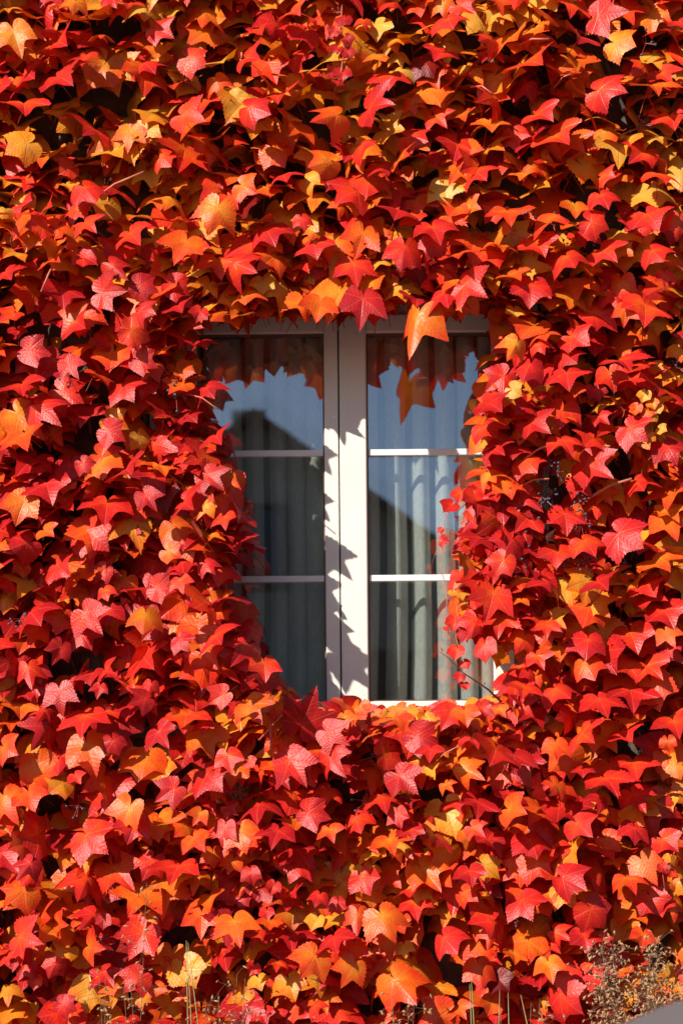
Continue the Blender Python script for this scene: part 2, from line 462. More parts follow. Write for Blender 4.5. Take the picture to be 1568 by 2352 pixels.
def make_template(hi, r_, lobes=None):
    """leaf of unit length: petiole point at the origin, tip down -z, upper face to -y"""
    P = outline(hi, r_, r_.choice((-.18, -.1, 0, .05, .12, .25, .4)) if lobes is None else lobes)
    if not hi: P = P[::2] if len(P) > 60 else P
    n = len(P)
    rings = (.33, .68, 1.0) if hi else (.55, 1.0)
    uvs = [(0.0, 0.0)]
    for q in rings: uvs += [(x * q, y * q) for x, y in P]
    uvs = np.array(uvs)
    c1, c2 = r_.uniform(.15, .6), r_.uniform(.1, .5)
    c3, c4 = r_.uniform(-.1, .6), r_.uniform(-.28, .34)
    w1, w2, p1, p2 = r_.uniform(.02, .06), r_.uniform(.01, .03), r_.uniform(0, 6), r_.uniform(0, 6)
    tw = r_.uniform(-.25, .25)
    u, v = uvs[:, 0], uvs[:, 1]
    rr = np.hypot(u, v); th = np.arctan2(u, v)
    y = -c1 * v + c2 * v * np.abs(v) + c3 * u * u + c4 * np.abs(u) + tw * u * v
    y += w1 * rr * np.sin(3 * th + p1) * 1.6 + w2 * np.sin(9 * th + p2) * rr ** 2
    fold = 1 / np.sqrt(1 + (np.clip(np.abs(-c1 + 2 * c2 * np.abs(v)), 0, 2) ** 2) * .5)
    fu = 1 / np.sqrt(1 + (2 * c3 * np.abs(u) * .6 + abs(c4) * .6) ** 2)
    V = np.stack([u * fu, y, -v * fold], -1)
    F = []
    for i in range(n): F.append((0, 1 + i, 1 + (i + 1) % n))
    for k in range(len(rings) - 1):
        a, b_ = 1 + k * n, 1 + (k + 1) * n
        for i in range(n):
            j = (i + 1) % n
            F.append((a + i, b_ + i, b_ + j)); F.append((a + i, b_ + j, a + j))
    nb = len(F)
    # stalk: starts at the blade's own base vertex, runs back towards the wall
    dirx, dz = r_.uniform(-.5, .5), r_.uniform(-.35, .55)
    path = [np.array([0, .012, .0]), np.array([dirx * .25, .35, dz * .2 + .10]), np.array([dirx * .8, .85, dz])]
    V = list(map(tuple, V)); UV = list(map(tuple, uvs))
    prev = None
    for q, p_ in enumerate(path):
        rad = (.016, .013, .016)[q]
        ring = []
        for a in range(3):
            V.append((p_[0] + rad * math.cos(a * 2.094), p_[1], p_[2] + rad * math.sin(a * 2.094))); UV.append((0, 0)); ring.append(len(V) - 1)
        if prev is None:
            for a in range(3): F.append((0, ring[a], ring[(a + 1) % 3]))
        else:
            for a in range(3):
                F.append((prev[a], prev[(a + 1) % 3], ring[(a + 1) % 3])); F.append((prev[a], ring[(a + 1) % 3], ring[a]))
        prev = ring
    V = np.array(V)
    F = np.array(F)
    # outward (upper) face normal must point to -y
    f0 = F[0]; nn = np.cross(V[f0[1]] - V[f0[0]], V[f0[2]] - V[f0[0]])
    if nn[1] > 0: F[:nb] = F[:nb, ::-1]
    mi = np.zeros(len(F), int); mi[nb:] = 1
    return V, F, np.array(UV), mi

r_ = random.Random(3)
HI = [make_template(True, r_) for _ in range(26)]
LO = [make_template(False, r_) for _ in range(10)]
SMALL = [make_template(True, r_, .62) for _ in range(4)]

def mesh_of(name, V, F, UV, mi, mats, tint=None):
    me = bpy.data.meshes.new(name)
    me.vertices.add(len(V)); me.vertices.foreach_set('co', np.ascontiguousarray(V, np.float32).ravel())
    me.loops.add(len(F) * 3); me.loops.foreach_set('vertex_index', np.ascontiguousarray(F, np.int32).ravel())
    me.polygons.add(len(F)); me.polygons.foreach_set('loop_start', np.arange(0, len(F) * 3, 3, dtype=np.int32))
    try: me.polygons.foreach_set('loop_total', np.full(len(F), 3, np.int32))
    except Exception: pass
    me.polygons.foreach_set('material_index', np.asarray(mi, np.int32))
    me.polygons.foreach_set('use_smooth', np.ones(len(F), bool))
    uvl = me.uv_layers.new(name='UVMap')
    uvl.data.foreach_set('uv', UV[F.ravel()].astype(np.float32).ravel())
    if tint is not None:
        at_ = me.attributes.new('tint', 'FLOAT_COLOR', 'POINT')
        at_.data.foreach_set('color', tint.astype(np.float32).ravel())
    for m in mats: me.materials.append(m)
    me.update(calc_edges=True)
    me.validate()
    return me

HIM = [mesh_of('leaf', *t, (M['leaf'], M['petiole'])) for t in HI]
SMM = [mesh_of('leaf', *t, (M['leaf'], M['petiole'])) for t in SMALL]

vine = empty('climbing_vine', (0, -.02, .02), 'red and orange autumn creeper covering the house wall all round the window', 'climbing plant')
VOFF = Vector((0, -.02, .02))

def leaf_matrix(p, s, roll, pitch, yaw):
    # roll turns in the picture plane, pitch lifts the tip towards the viewer
    m = Matrix.Rotation(yaw, 3, 'Z') @ Matrix.Rotation(roll, 3, 'Y') @ Matrix.Rotation(-pitch, 3, 'X')
    return np.array(m) * s

# leaves one can pick out in the photograph, tile by tile: base x, y, tip x, y, breadth, hue
T = {
(0,0): "95,215,155,415,330,o 395,290,515,410,380,r 400,530,515,670,390,r 165,715,185,895,410,r 190,990,40,1085,330,y 650,890,560,1010,330,r 900,905,882,1080,240,o 1065,785,1010,890,290,y 1265,795,1410,885,320,r 990,440,1060,560,320,r 1300,400,1440,480,280,p 520,10,500,120,220,o 1105,1075,1190,1176,260,r 590,390,600,480,260,r 1080,200,1190,280,260,r 890,30,880,140,230,r 700,240,700,310,210,o 800,480,985,580,320,y 1200,580,1225,700,330,d 330,1060,340,1190,350,d 1300,130,1380,275,260,d 1430,990,1335,1075,280,o 60,60,80,150,220,y",
(1,0): "215,200,265,310,270,r 530,210,465,300,340,r 130,400,210,455,310,r 150,740,300,820,330,r 350,650,370,730,340,r 385,870,460,1090,330,d 470,390,590,440,250,r 980,745,1115,790,350,r 1120,515,1110,620,330,r 1240,940,1345,1005,320,r 930,990,1010,1075,330,r 750,790,590,890,340,o 1510,130,1545,230,330,r 1500,360,1445,460,310,r 1130,20,1130,130,240,r 440,80,490,140,280,r 1270,250,1310,330,270,y 1010,370,960,450,310,o 940,140,940,210,160,r 700,1110,530,1170,290,o 1060,1140,1080,1230,270,r 1180,1090,1250,1145,260,o 320,340,335,455,230,o 1430,800,1505,910,230,r 950,800,930,900,270,y 480,520,540,630,230,y",
(2,0): "30,40,115,120,240,r 600,100,545,170,330,r 985,110,1190,150,340,p 470,435,545,555,430,r 270,680,115,770,350,r 560,790,620,860,340,r 660,935,770,1095,430,r 1300,1040,1210,1145,320,r 1480,800,1490,910,340,r 1455,210,1420,310,370,r 860,250,820,325,340,r 1100,290,1230,360,310,o 990,620,1160,690,370,p 1340,590,1350,730,350,o 240,265,140,340,250,r 230,830,235,955,310,o 235,1010,330,1110,310,y 760,600,900,720,360,d 1330,440,1220,540,350,d 1050,900,1075,1040,270,o 410,530,510,580,260,y 560,1080,650,1130,220,y 140,1150,20,1240,310,r 1540,150,1560,260,220,r",
(0,1): "580,115,650,240,350,r 110,300,120,380,290,r 590,360,665,460,260,r 900,430,980,540,340,r 1280,490,1210,690,350,o 1500,250,1420,455,340,o 1180,190,1130,320,310,o 1500,620,1520,780,330,r 300,380,200,430,260,r 770,650,890,770,230,r 700,840,880,850,300,r 960,790,1115,840,250,p 1190,790,1350,870,250,r 530,1045,655,1150,340,r 1440,780,1380,890,160,y 1380,940,1400,1060,260,d 900,1100,1100,1165,270,o 350,610,420,680,270,o 40,700,110,800,260,r 160,60,270,150,310,d 960,970,1075,1020,270,r 1230,930,1280,1030,270,r 330,240,400,290,200,r 380,330,390,400,200,r 1250,1050,1410,1120,300,d 100,560,60,640,240,y",
(1,1): "265,400,345,580,390,p 600,500,635,655,330,r 865,640,885,835,310,r 930,430,870,620,290,o 1215,520,1180,720,360,r 890,140,790,230,390,r 375,30,415,120,330,p 55,640,220,750,330,r 510,330,530,440,180,r 930,880,905,1110,350,r 640,910,600,1095,310,o 350,800,330,1050,270,y 60,880,10,1060,230,y 1190,790,1220,925,300,y 1310,1005,1264,1326,330,o 1410,390,1440,530,370,r 1180,270,1145,380,340,r 1500,840,1520,1000,340,r 1000,350,1080,450,270,d 560,60,680,130,240,y 100,100,230,190,260,o 790,230,745,360,170,o 1370,110,1440,230,330,d 700,730,625,940,330,d 1420,490,1355,655,240,r 1470,930,1480,1040,190,y 480,150,600,280,280,d 130,800,190,980,240,d 230,850,250,960,240,d",
(2,1): "130,10,215,125,340,r 360,280,370,415,340,r 690,300,705,450,400,r 550,490,605,630,340,r 765,590,825,745,340,r 930,350,1090,405,260,r 905,430,975,550,250,r 1010,550,1105,685,310,p 1320,300,1385,460,390,r 1000,170,1045,310,280,r 1010,40,1080,75,210,r 1400,20,1400,140,340,r 20,570,35,670,260,r 60,790,215,905,340,r 530,790,500,990,340,r 370,720,410,810,280,o 800,870,750,1000,270,y 1300,920,1260,1090,400,r 1170,960,1155,1100,190,o 800,1140,900,1230,310,r 1440,720,1440,830,160,r 1350,550,1415,650,310,r 1540,340,1525,510,240,r 300,510,290,620,290,o 80,260,190,310,230,o 590,1120,620,1200,270,o 405,960,400,1060,160,y 950,800,1015,880,300,d 1500,180,1510,290,230,d 160,650,180,830,290,d 70,900,30,1070,210,o",
(0,2): "150,300,205,450,340,r 425,345,590,440,310,r 260,450,425,600,360,p 860,300,920,410,340,r 830,100,930,225,340,r 200,60,380,100,270,p 170,640,245,800,360,o 760,540,900,610,240,y 745,615,910,720,260,r 1060,700,1295,790,300,p 870,880,945,960,380,r 325,980,385,1150,410,r 740,1115,735,1235,440,r 170,1100,100,1320,310,o 570,840,640,930,170,r 1140,130,1290,270,290,d 1280,500,1350,590,310,c 1490,650,1560,750,290,r 1420,320,1475,400,270,c 1370,430,1530,570,240,d 1430,920,1540,1040,270,c 1310,1090,1450,1070,240,p 1270,1110,1380,1200,330,r 960,660,1030,790,160,y 1180,850,1250,950,300,d 1000,1060,1080,1176,210,r 470,150,550,280,210,p 1390,0,1420,80,260,c 460,1040,470,1176,280,d 360,600,460,740,270,d 960,130,1120,200,230,r",
(0,3): "600,130,775,300,400,r 190,210,20,300,310,r 310,130,375,195,210,o 400,370,500,460,310,r 215,690,305,800,430,p 190,480,130,610,340,y 720,540,760,630,180,o 590,700,740,870,310,p 560,830,635,965,270,r 990,995,1110,1110,390,p 1080,520,1230,555,260,p 870,200,870,360,270,d 1190,90,1260,230,330,d 1000,700,990,840,330,d 1400,980,1510,1110,290,o 1420,360,1470,430,180,p 1240,880,1300,960,210,r 1240,470,1280,580,190,o 720,400,640,500,190,r 1480,850,1560,940,340,r 470,590,480,650,160,y 180,880,160,980,280,d 60,1030,180,1176,190,r 730,1090,800,1130,210,r 420,930,350,1080,210,r 1160,270,1260,330,210,o 760,720,890,760,300,d 980,1110,1000,1170,190,y 1350,920,1340,990,210,d 640,1110,650,1190,260,c",
(2,2): "1130,130,1160,250,350,r 510,160,470,290,310,r 330,240,180,350,270,r 765,220,780,330,360,r 740,90,800,160,310,r 1060,220,1090,385,260,r 1395,320,1340,420,350,r 745,460,715,620,310,r 490,420,390,540,310,r 230,430,300,540,340,r 520,560,620,670,310,r 735,680,765,830,310,r 950,665,900,735,320,r 1195,600,1310,700,310,p 910,850,1080,985,350,r 840,960,935,1090,240,r 1235,960,1300,1085,340,r 260,750,330,830,310,r 480,830,515,885,290,r 990,520,1040,580,180,r 440,1010,290,1130,220,r 390,330,490,410,130,w 960,330,1000,440,180,r 1250,60,1260,110,160,r 190,620,150,740,160,y 590,350,590,430,210,r 420,10,340,150,250,o 230,910,280,1000,230,o 400,1080,350,1150,210,d 1200,270,1180,430,230,d 1370,170,1440,210,140,y 1450,720,1500,850,300,c 700,310,720,400,210,d 570,20,610,100,180,r",
(2,3): "290,40,50,210,290,p 750,10,745,170,310,r 700,265,690,410,310,r 500,30,410,150,310,r 1125,150,1280,270,410,r 1370,335,1410,440,360,o 880,200,935,330,310,r 390,190,290,330,310,r 330,330,240,480,240,r 260,560,180,790,340,r 425,640,430,820,250,r 975,480,1030,575,340,r 640,490,590,590,350,r 1310,490,1350,580,340,r 920,650,860,800,370,o 1205,830,1250,990,380,r 910,880,890,1025,330,r 1435,675,1490,820,360,r 700,930,700,1030,310,o 560,990,600,1090,210,r 630,780,630,885,190,r 1320,1060,1400,1170,290,r 1080,1000,1010,1140,210,r 890,1040,960,1170,290,o 100,800,150,960,190,r 200,920,210,1090,110,r 380,830,340,1000,300,d 280,950,240,1130,110,y 730,400,760,500,270,d 1180,540,1240,690,270,d 1470,960,1560,1060,230,r 1450,830,1500,950,210,o 590,640,540,780,260,d 60,330,40,480,150,o",
(0,4): "590,230,610,410,380,r 410,60,440,250,270,r 310,190,265,290,240,r 330,300,180,490,280,r 600,430,670,660,410,o 260,560,320,790,360,o 30,440,165,510,280,o 1095,340,1195,470,270,r 1425,630,1540,760,380,r 890,860,790,1080,310,o 935,960,880,1135,290,r 35,800,150,1000,290,o 265,1050,130,1090,410,r 600,1050,690,1135,410,r 1200,730,1050,830,250,r 1260,790,1300,900,310,d 1340,1070,1400,1176,270,o 1400,290,1415,375,160,r 1000,110,900,160,210,r 780,400,835,545,210,r 960,510,960,690,330,d 1380,900,1330,990,160,o 1550,1000,1540,1170,210,r 430,690,340,780,240,y 1040,10,1020,110,170,r 690,30,680,110,160,r 1540,80,1400,160,210,r 200,760,240,890,310,o 170,1110,60,1150,240,o 1100,950,1180,1100,350,d 520,640,560,710,160,r",
(1,4): "510,285,600,5,340,c 430,530,545,730,330,r 700,500,860,670,290,p 215,840,235,950,370,r 690,340,850,440,270,r 1075,490,1290,400,260,r 1180,640,1300,780,310,r 1300,360,1500,455,310,r 370,650,430,750,160,r 555,890,750,955,270,r 880,930,945,1060,290,r 700,1010,730,1095,210,o 90,1020,130,1170,310,o 350,1020,330,1140,290,r 1110,1080,1150,1210,290,o 1420,1050,1350,1140,340,r 1060,780,1075,890,340,r 1170,900,1210,1035,170,r 1400,460,1400,560,230,r 0,500,30,630,240,r 150,540,190,590,130,r 1500,180,1550,340,190,o 800,230,820,340,190,o 400,300,450,350,230,y 600,1100,650,1170,310,d 1260,1010,1280,1130,230,c 0,860,60,910,160,r 1500,700,1550,760,160,o 150,150,240,300,310,d 920,190,960,225,120,o 1020,215,1060,250,110,o 1180,180,1240,215,140,o 1380,240,1440,260,120,y",
(2,4): "690,40,735,125,340,r 470,30,445,130,270,r 520,180,420,290,310,r 780,220,700,250,290,r 985,110,1010,265,340,r 1200,50,1190,200,370,r 1500,265,1530,420,340,r 870,350,960,430,340,r 275,450,175,600,410,r 690,420,690,530,230,o 1150,340,1190,425,290,r 1225,545,1220,690,370,r 1030,660,1060,790,360,r 1010,800,950,900,270,r 1220,770,1270,875,310,r 60,590,200,675,260,o 150,820,120,930,290,r 370,870,480,915,310,o 560,730,660,700,210,r 700,700,640,780,210,o 840,970,935,1080,290,r 1230,1000,1210,1110,260,r 510,1080,520,1190,340,r 1430,1080,1500,1160,270,r 1040,1080,1150,1176,230,o 1460,400,1470,510,140,o 1490,550,1550,680,260,y 60,200,80,310,260,o 110,380,120,460,260,r 180,170,190,320,160,c 500,330,530,400,210,y 880,590,880,650,190,r 900,480,960,580,270,d 400,500,380,640,310,c 120,1000,170,1050,210,o 560,960,600,1040,310,d 300,180,330,250,160,o",
(0,5): "170,260,30,400,340,o 600,170,530,320,400,r 975,270,920,430,390,o 210,70,130,190,240,r 140,575,310,620,340,r 650,420,570,520,270,r 720,450,710,550,140,r 400,480,545,495,170,o 990,545,890,750,350,r 1390,420,1385,600,290,o 1230,90,1220,240,360,r 1440,300,1470,370,300,o 620,640,740,650,270,o 380,760,320,890,210,r 630,920,590,1120,340,y 430,1040,550,1090,210,r 960,850,850,960,270,r 60,930,80,1040,230,y 1170,1040,1090,1140,240,y 1560,480,1400,600,270,r 180,770,130,880,210,r 250,870,240,960,140,r 960,990,980,1090,160,y 1340,950,1300,1040,240,b 1180,330,1130,530,350,d 800,930,780,1060,240,y 50,720,90,780,160,r 870,1150,880,1230,260,r",
(1,5): "45,470,80,650,340,o 500,60,440,190,310,r 930,160,1000,305,280,r 1060,430,1130,600,360,o 1340,110,1420,240,360,o 1350,250,1300,380,260,y 890,420,885,580,250,o 600,710,510,850,340,o 730,580,780,680,310,r 870,640,870,770,240,o 1150,870,1300,1060,440,o 1490,580,1560,660,340,r 420,880,475,1030,290,y 620,850,500,940,250,y 860,780,765,940,260,o 590,1060,640,1110,210,r 1490,1110,1280,1190,350,o 270,400,280,480,140,r 160,130,180,260,170,r 320,220,290,300,140,r 630,290,610,370,190,r 760,340,770,470,100,r 240,1100,270,1170,210,r 100,310,155,380,140,r 1100,600,1040,700,190,o 1215,640,1230,720,160,y 340,750,335,800,190,o 180,780,150,840,140,r 620,180,600,300,330,d 450,400,440,560,290,d",
(2,5): "530,40,640,165,340,o 740,170,880,240,370,r 95,120,120,250,270,c 270,470,170,600,370,r 460,320,490,380,340,r 930,380,1075,560,340,r 1340,300,1430,460,290,r 885,560,890,690,270,r 500,610,500,690,360,o 690,540,795,600,210,r 740,260,830,390,270,y 1180,170,1200,280,290,o 1290,560,1260,660,240,o 160,780,170,950,310,o 290,860,370,960,240,b 400,690,380,770,210,o 640,760,660,870,270,o 960,850,1040,940,240,r 690,830,680,950,330,d 880,930,930,1060,240,o 720,970,950,1150,250,r 1150,960,1180,1130,250,y 650,1000,690,1060,170,y 20,1060,70,1140,190,o 60,270,140,330,240,o 250,550,210,680,180,o 1000,580,1060,680,160,r 1500,340,1500,490,210,o 1290,60,1390,230,290,o 1040,1060,1080,1150,210,r",
}
HUE = {'r': (.83, .15), 'o': (.50, .13), 'y': (.24, .10), 'p': (.82, .10), 'd': (.46, .12), 'c': (.93, .05), 'w': (.0, .01), 'b': (.9, .05)}
VAL = {'w': 1.0, 'b': .30, 'c': .85, 'd': .85}
hero = []
for (cx, cy), txt in T.items():
    for it in txt.split():
        a = it.split(',')
        x0, y0, x1, y1, bw = [float(q) / 3 for q in a[:5]]
        ox, oy = cx * 522.67, cy * 392
        hero.append((x0 + ox, y0 + oy, x1 + ox, y1 + oy, bw, a[5]))
hero.sort(key=lambda h: -h[4] * (math.hypot(h[2] - h[0], h[3] - h[1]) + 40) * (.6 if h[5] == 'd' else 1))

def place(x0, y0, x1, y1, bw, hue, r_):
    if hue == 'd': Y = r_.uniform(-.13, -.08)
    elif hue == 'y': Y = r_.uniform(-.17, -.11)
    else: Y = r_.uniform(-.255, -.155)
    if y0 > 1640: Y -= .02
    if 330 < x0 < 660 and 1120 < y0 < 1640: Y -= .15        # the mass bulges out low on the left of the window
    if 330 < x0 < 640 and 760 < y0 < 1080: Y += .05
    k = (Y - CAMY) / FPX
    L_, W_ = math.hypot(x1 - x0, y1 - y0) * k, bw * k
    s = max(W_ / 1.5, L_ * .90)
    s = min(max(s, .03), .142)
    tw_ = math.acos(min(1, max(.76, W_ / (1.5 * s)))) * r_.choice((-1, 1))
    pitch = math.acos(min(1, max(.5, L_ / s / .98))) * .85 - R(4)
    roll = math.atan2((x1 - x0), (y1 - y0))        # 0 when the tip hangs straight down
    return at(x0, y0, Y), s, -roll, pitch, tw_ + r_.uniform(-.2, .2)

def jitter_colour(hue, r_):
    h, d = HUE[hue]
    return (min(1, max(0, h + r_.uniform(-d, d))), VAL.get(hue, 1.0) * r_.uniform(.86, 1.05), r_.random(), 1)

join = []            # (template, 3x3, pos, colour)
r_ = random.Random(21)
for i, h in enumerate(hero):
    p, s, roll, pitch, yaw = place(*h, r_)
    m3 = leaf_matrix(p, s, roll, pitch, yaw)
    small = h[4] < 50
    colr = list(jitter_colour(h[5], r_))
    if h[0] < 620 and 600 < h[1] < 1650 and h[5] in 'rpo': colr[0] = min(1, colr[0] + .08)
    if h[1] < 640 and h[5] in 'ro': colr[0] -= .07
    if h[1] > 1650 and h[5] in 'rpo': colr[0] = min(1, colr[0] + .05)
    colr = tuple(colr)
    if i < 300:
        src = r_.choice(SMM) if small else r_.choice(HIM)
        o = bpy.data.objects.new('leaf', src)
        COL.objects.link(o)
        m4 = Matrix(m3.tolist()).to_4x4(); m4.translation = p - VOFF
        o.parent = vine
        o.matrix_local = m4
        o.color = colr
    else:
        join.append((r_.choice(SMALL) if small else r_.choice(HI), m3, np.array(p), colr))

# small young leaves on shoots (display pixel, size in px, hue)
def shoot(pts, leaves, mat, rad, Y, name='shoot'):
    P = [at(x, y, Y + dy) - VOFF for x, y, dy in pts]
    MB().tube(P, rad, 5).build(name, mat, vine, smooth=True)
    for x, y, sz, hu, rl in leaves:
        p = at(x, y, Y - .008)
        m3 = leaf_matrix(p, sz * .0013, R(rl), R(r_.uniform(5, 30)), r_.uniform(-.4, .4))
        join.append((r_.choice(SMALL), m3, np.array(p), jitter_colour(hu, r_)))
shoot([(1096, 1128, .08), (1070, 1136, .03), (1046, 1150, .0), (1030, 1172, -.005), (1020, 1200, 0), (1013, 1228, 0), (1015, 1262, 0), (1010, 1290, 0), (1015, 1318, 0), (1024, 1345, 0), (1026, 1385, 0), (1021, 1415, 0), (1025, 1440, 0), (1033, 1466, 0), (1028, 1472, 0)],
      [(1036, 1160, 38, 'p', 35), (1058, 1132, 36, 'p', 10), (1015, 1242, 24, 'r', -75), (1012, 1216, 14, 'r', 50), (1024, 1442, 12, 'r', 20)], M['tendril'], .0012, -.16, 'tendril')
shoot([(1080, 1350, .06), (1058, 1372, .01), (1048, 1400, 0), (1052, 1432, 0), (1046, 1462, 0), (1054, 1492, 0), (1060, 1520, 0), (1056, 1545, 0), (1064, 1570, 0), (1062, 1588, 0)],
      [(1044, 1425, 34, 'p', 12), (1064, 1452, 30, 'r', -15), (1048, 1492, 34, 'p', 5), (1066, 1522, 22, 'r', -30), (1056, 1552, 24, 'r', 15), (1066, 1572, 20, 'r', -5)], M['tendril'], .0012, -.15, 'tendril')
shoot([(785, 10, .04), (783, 60, 0), (790, 110, 0), (785, 150, -.01), (780, 190, -.01)],
      [(790, 42, 34, 'c', 20), (770, 70, 26, 'c', 40), (795, 88, 26, 'c', -30), (775, 110, 24, 'c', 30), (798, 118, 28, 'c', -20), (788, 165, 34, 'c', 5), (778, 185, 26, 'p', 15), (765, 165, 26, 'c', 60)], M['tendril'], .0016, -.25)
shoot([(1490, 890, .03), (1500, 930, 0), (1495, 980, 0), (1505, 1010, 0)],
      [(1480, 905, 26, 'y', 20), (1496, 925, 24, 'y', -20), (1462, 935, 24, 'o', 30), (1510, 935, 24, 'y', 40), (1485, 945, 26, 'o', -10), (1500, 955, 22, 'y', 30), (1515, 985, 22, 'y', -60), (1490, 1000, 26, 'y', 10), (1455, 945, 20, 'o', 0)], M['tendril'], .0013, -.24)
shoot([(1530, 1960, .02), (1520, 2000, 0), (1525, 2040, 0)],
      [(1535, 1968, 22, 'y', 20), (1520, 1990, 24, 'c', -20), (1540, 2000, 24, 'r', 30), (1550, 1975, 24, 'y', 60), (1545, 2015, 22, 'y', 0)], M['tendril'], .0013, -.27)

# everything between and behind: three depths of leaves
HOLE = np.array([(405, 760), (455, 745), (520, 742), (600, 735), (720, 750), (760, 722), (825, 750), (890, 720), (985, 700), (1040, 745), (1110, 695), (1140, 730), (1120, 800), (1105, 860),
                 (1078, 960), (1100, 1010), (1092, 1100), (1062, 1190), (1052, 1300), (1036, 1390), (1050, 1450), (1112, 1520), (1150, 1502), (1186, 1510), (1186, 1560), (1140, 1592), (1100, 1618), (900, 1632), (800, 1618),
                 (740, 1600), (700, 1590), (640, 1590), (612, 1500), (575, 1410), (535, 1350), (590, 1270), (560, 1160), (540, 1080), (535, 1010), (500, 960), (450, 900), (440, 800)], float)
HSMALL = HOLE.mean(0) + (HOLE - HOLE.mean(0)) * np.array([.93, .96])
def inside(p, poly):
    x, y = p[..., 0], p[..., 1]
    c = np.zeros(x.shape, bool)
    j = len(poly) - 1
    for i in range(len(poly)):
        xi, yi = poly[i]; xj, yj = poly[j]
        if yi != yj:
            c ^= ((yi > y) != (yj > y)) & (x < (xj - xi) * (y - yi) / (yj - yi) + xi)
        j = i
    return c
GAPS = {
(0,0): "770,680,150,85 300,790,80,50 370,950,50,60 760,280,80,60 1400,520,160,50 650,430,40,40 1390,1110,60,50 560,720,40,50 1490,870,50,40",
(1,0): "60,540,80,60 330,770,40,40 700,890,110,40 1200,110,60,60 1300,630,90,60 1300,410,60,40 180,1110,90,50 1040,940,30,40 1480,950,80,40 800,600,60,40 540,800,40,40",
(2,0): "1100,420,150,95 930,310,50,60 1060,700,90,30 1200,840,90,60 40,420,60,70 1280,260,50,50 400,260,50,40 350,900,40,40 30,150,40,40 1430,680,40,30",
(0,1): "900,230,110,70 1060,420,70,110 1040,600,60,40 400,800,90,50 1210,720,80,40 770,1020,70,70 330,1100,60,40 640,470,40,40 1540,400,30,80",
(1,1): "700,260,50,30 560,150,50,40 500,580,60,20 400,560,30,40 1350,480,60,50 1120,870,50,30 30,480,30,60 1000,720,30,40",
(2,1): "390,150,60,60 1230,80,90,50 100,390,80,60 460,370,60,50 620,380,60,40 1100,360,50,60 1030,630,60,50 210,860,80,80 600,1000,60,60 770,110,70,40 1180,700,140,50 1280,770,60,40 1450,1080,50,60 1530,720,50,40 710,740,30,40",
(0,2): "70,470,40,60 600,640,50,70 650,420,60,90 760,720,60,30 640,740,150,40 20,900,30,70 320,745,40,25 500,20,60,30 200,1150,50,30",
(2,2): "560,700,70,40 640,980,160,160 830,700,60,60 1180,950,100,100 1110,350,70,90 830,560,60,60 650,370,50,50 1500,560,60,60 1410,50,50,60 1130,800,50,60 1360,1020,50,60",
(2,3): "650,190,50,20 540,140,50,50 1080,340,80,40 1180,250,40,40 1270,380,60,30 680,570,60,50 1120,650,60,100 1200,700,60,40 760,340,40,40 480,340,40,40",
(0,3): "480,220,80,50 390,520,60,60 880,810,80,60 1080,280,100,60 1100,760,60,50 430,1050,60,30 170,760,60,50 700,270,30,30",
(0,4): "800,640,110,75 930,400,60,40 1150,420,110,100 1230,620,60,60 520,330,60,50 760,730,40,40 1240,940,60,40 1100,900,40,50 60,560,50,30 440,850,90,60 1540,920,40,30",
(1,4): "300,400,110,50 1000,480,90,60 1330,800,100,60 820,790,70,50 1490,800,50,50 210,520,40,40 820,1050,40,30",
(2,4): "1330,400,130,80 820,700,40,60 1170,800,50,40 350,940,80,50 1110,230,40,60 700,980,40,40 820,1100,60,70 1110,1060,60,30 250,680,50,30 800,430,50,40 400,740,50,30 1260,1100,50,60",
(0,5): "90,390,60,50 450,570,60,60 1180,620,110,80 790,600,60,40 680,740,90,50 340,980,50,40 860,380,30,30 340,150,20,60",
(1,5): "220,150,40,40 1000,560,60,60 980,700,60,50 1380,560,50,70 1470,760,120,150 560,410,30,30 530,560,40,30 960,1080,60,90 1180,100,40,50 1180,1080,80,80",
(2,5): "800,410,50,40 420,440,60,50 820,1110,60,30 40,900,40,80 520,870,40,40 100,650,60,30 1350,700,150,120",
}
G = []
for (cx, cy), txt in GAPS.items():
    for it in txt.split():
        x, y, a, b_ = [float(q) / 3 for q in it.split(',')]
        G.append((x + cx * 522.67, y + cy * 392, a, b_))
G = np.array(G)
def in_gap(p, grow):
    d = ((p[0] - G[:, 0]) / (G[:, 2] + grow)) ** 2 + ((p[1] - G[:, 1]) / (G[:, 3] + grow)) ** 2
    return (d < 1).any()
keyp = np.array([(0, 0, 0), (0, -.1, -.95), (.68, 0, -.5), (-.68, 0, -.5), (.4, .1, .3), (-.4, .1, .3), (0, 0, -.45)])
hxy = np.array([(h[0] + (h[2] - h[0]) * .3, h[1] + (h[3] - h[1]) * .3) for h in hero if h[5] != 'd'])
r_ = random.Random(77)
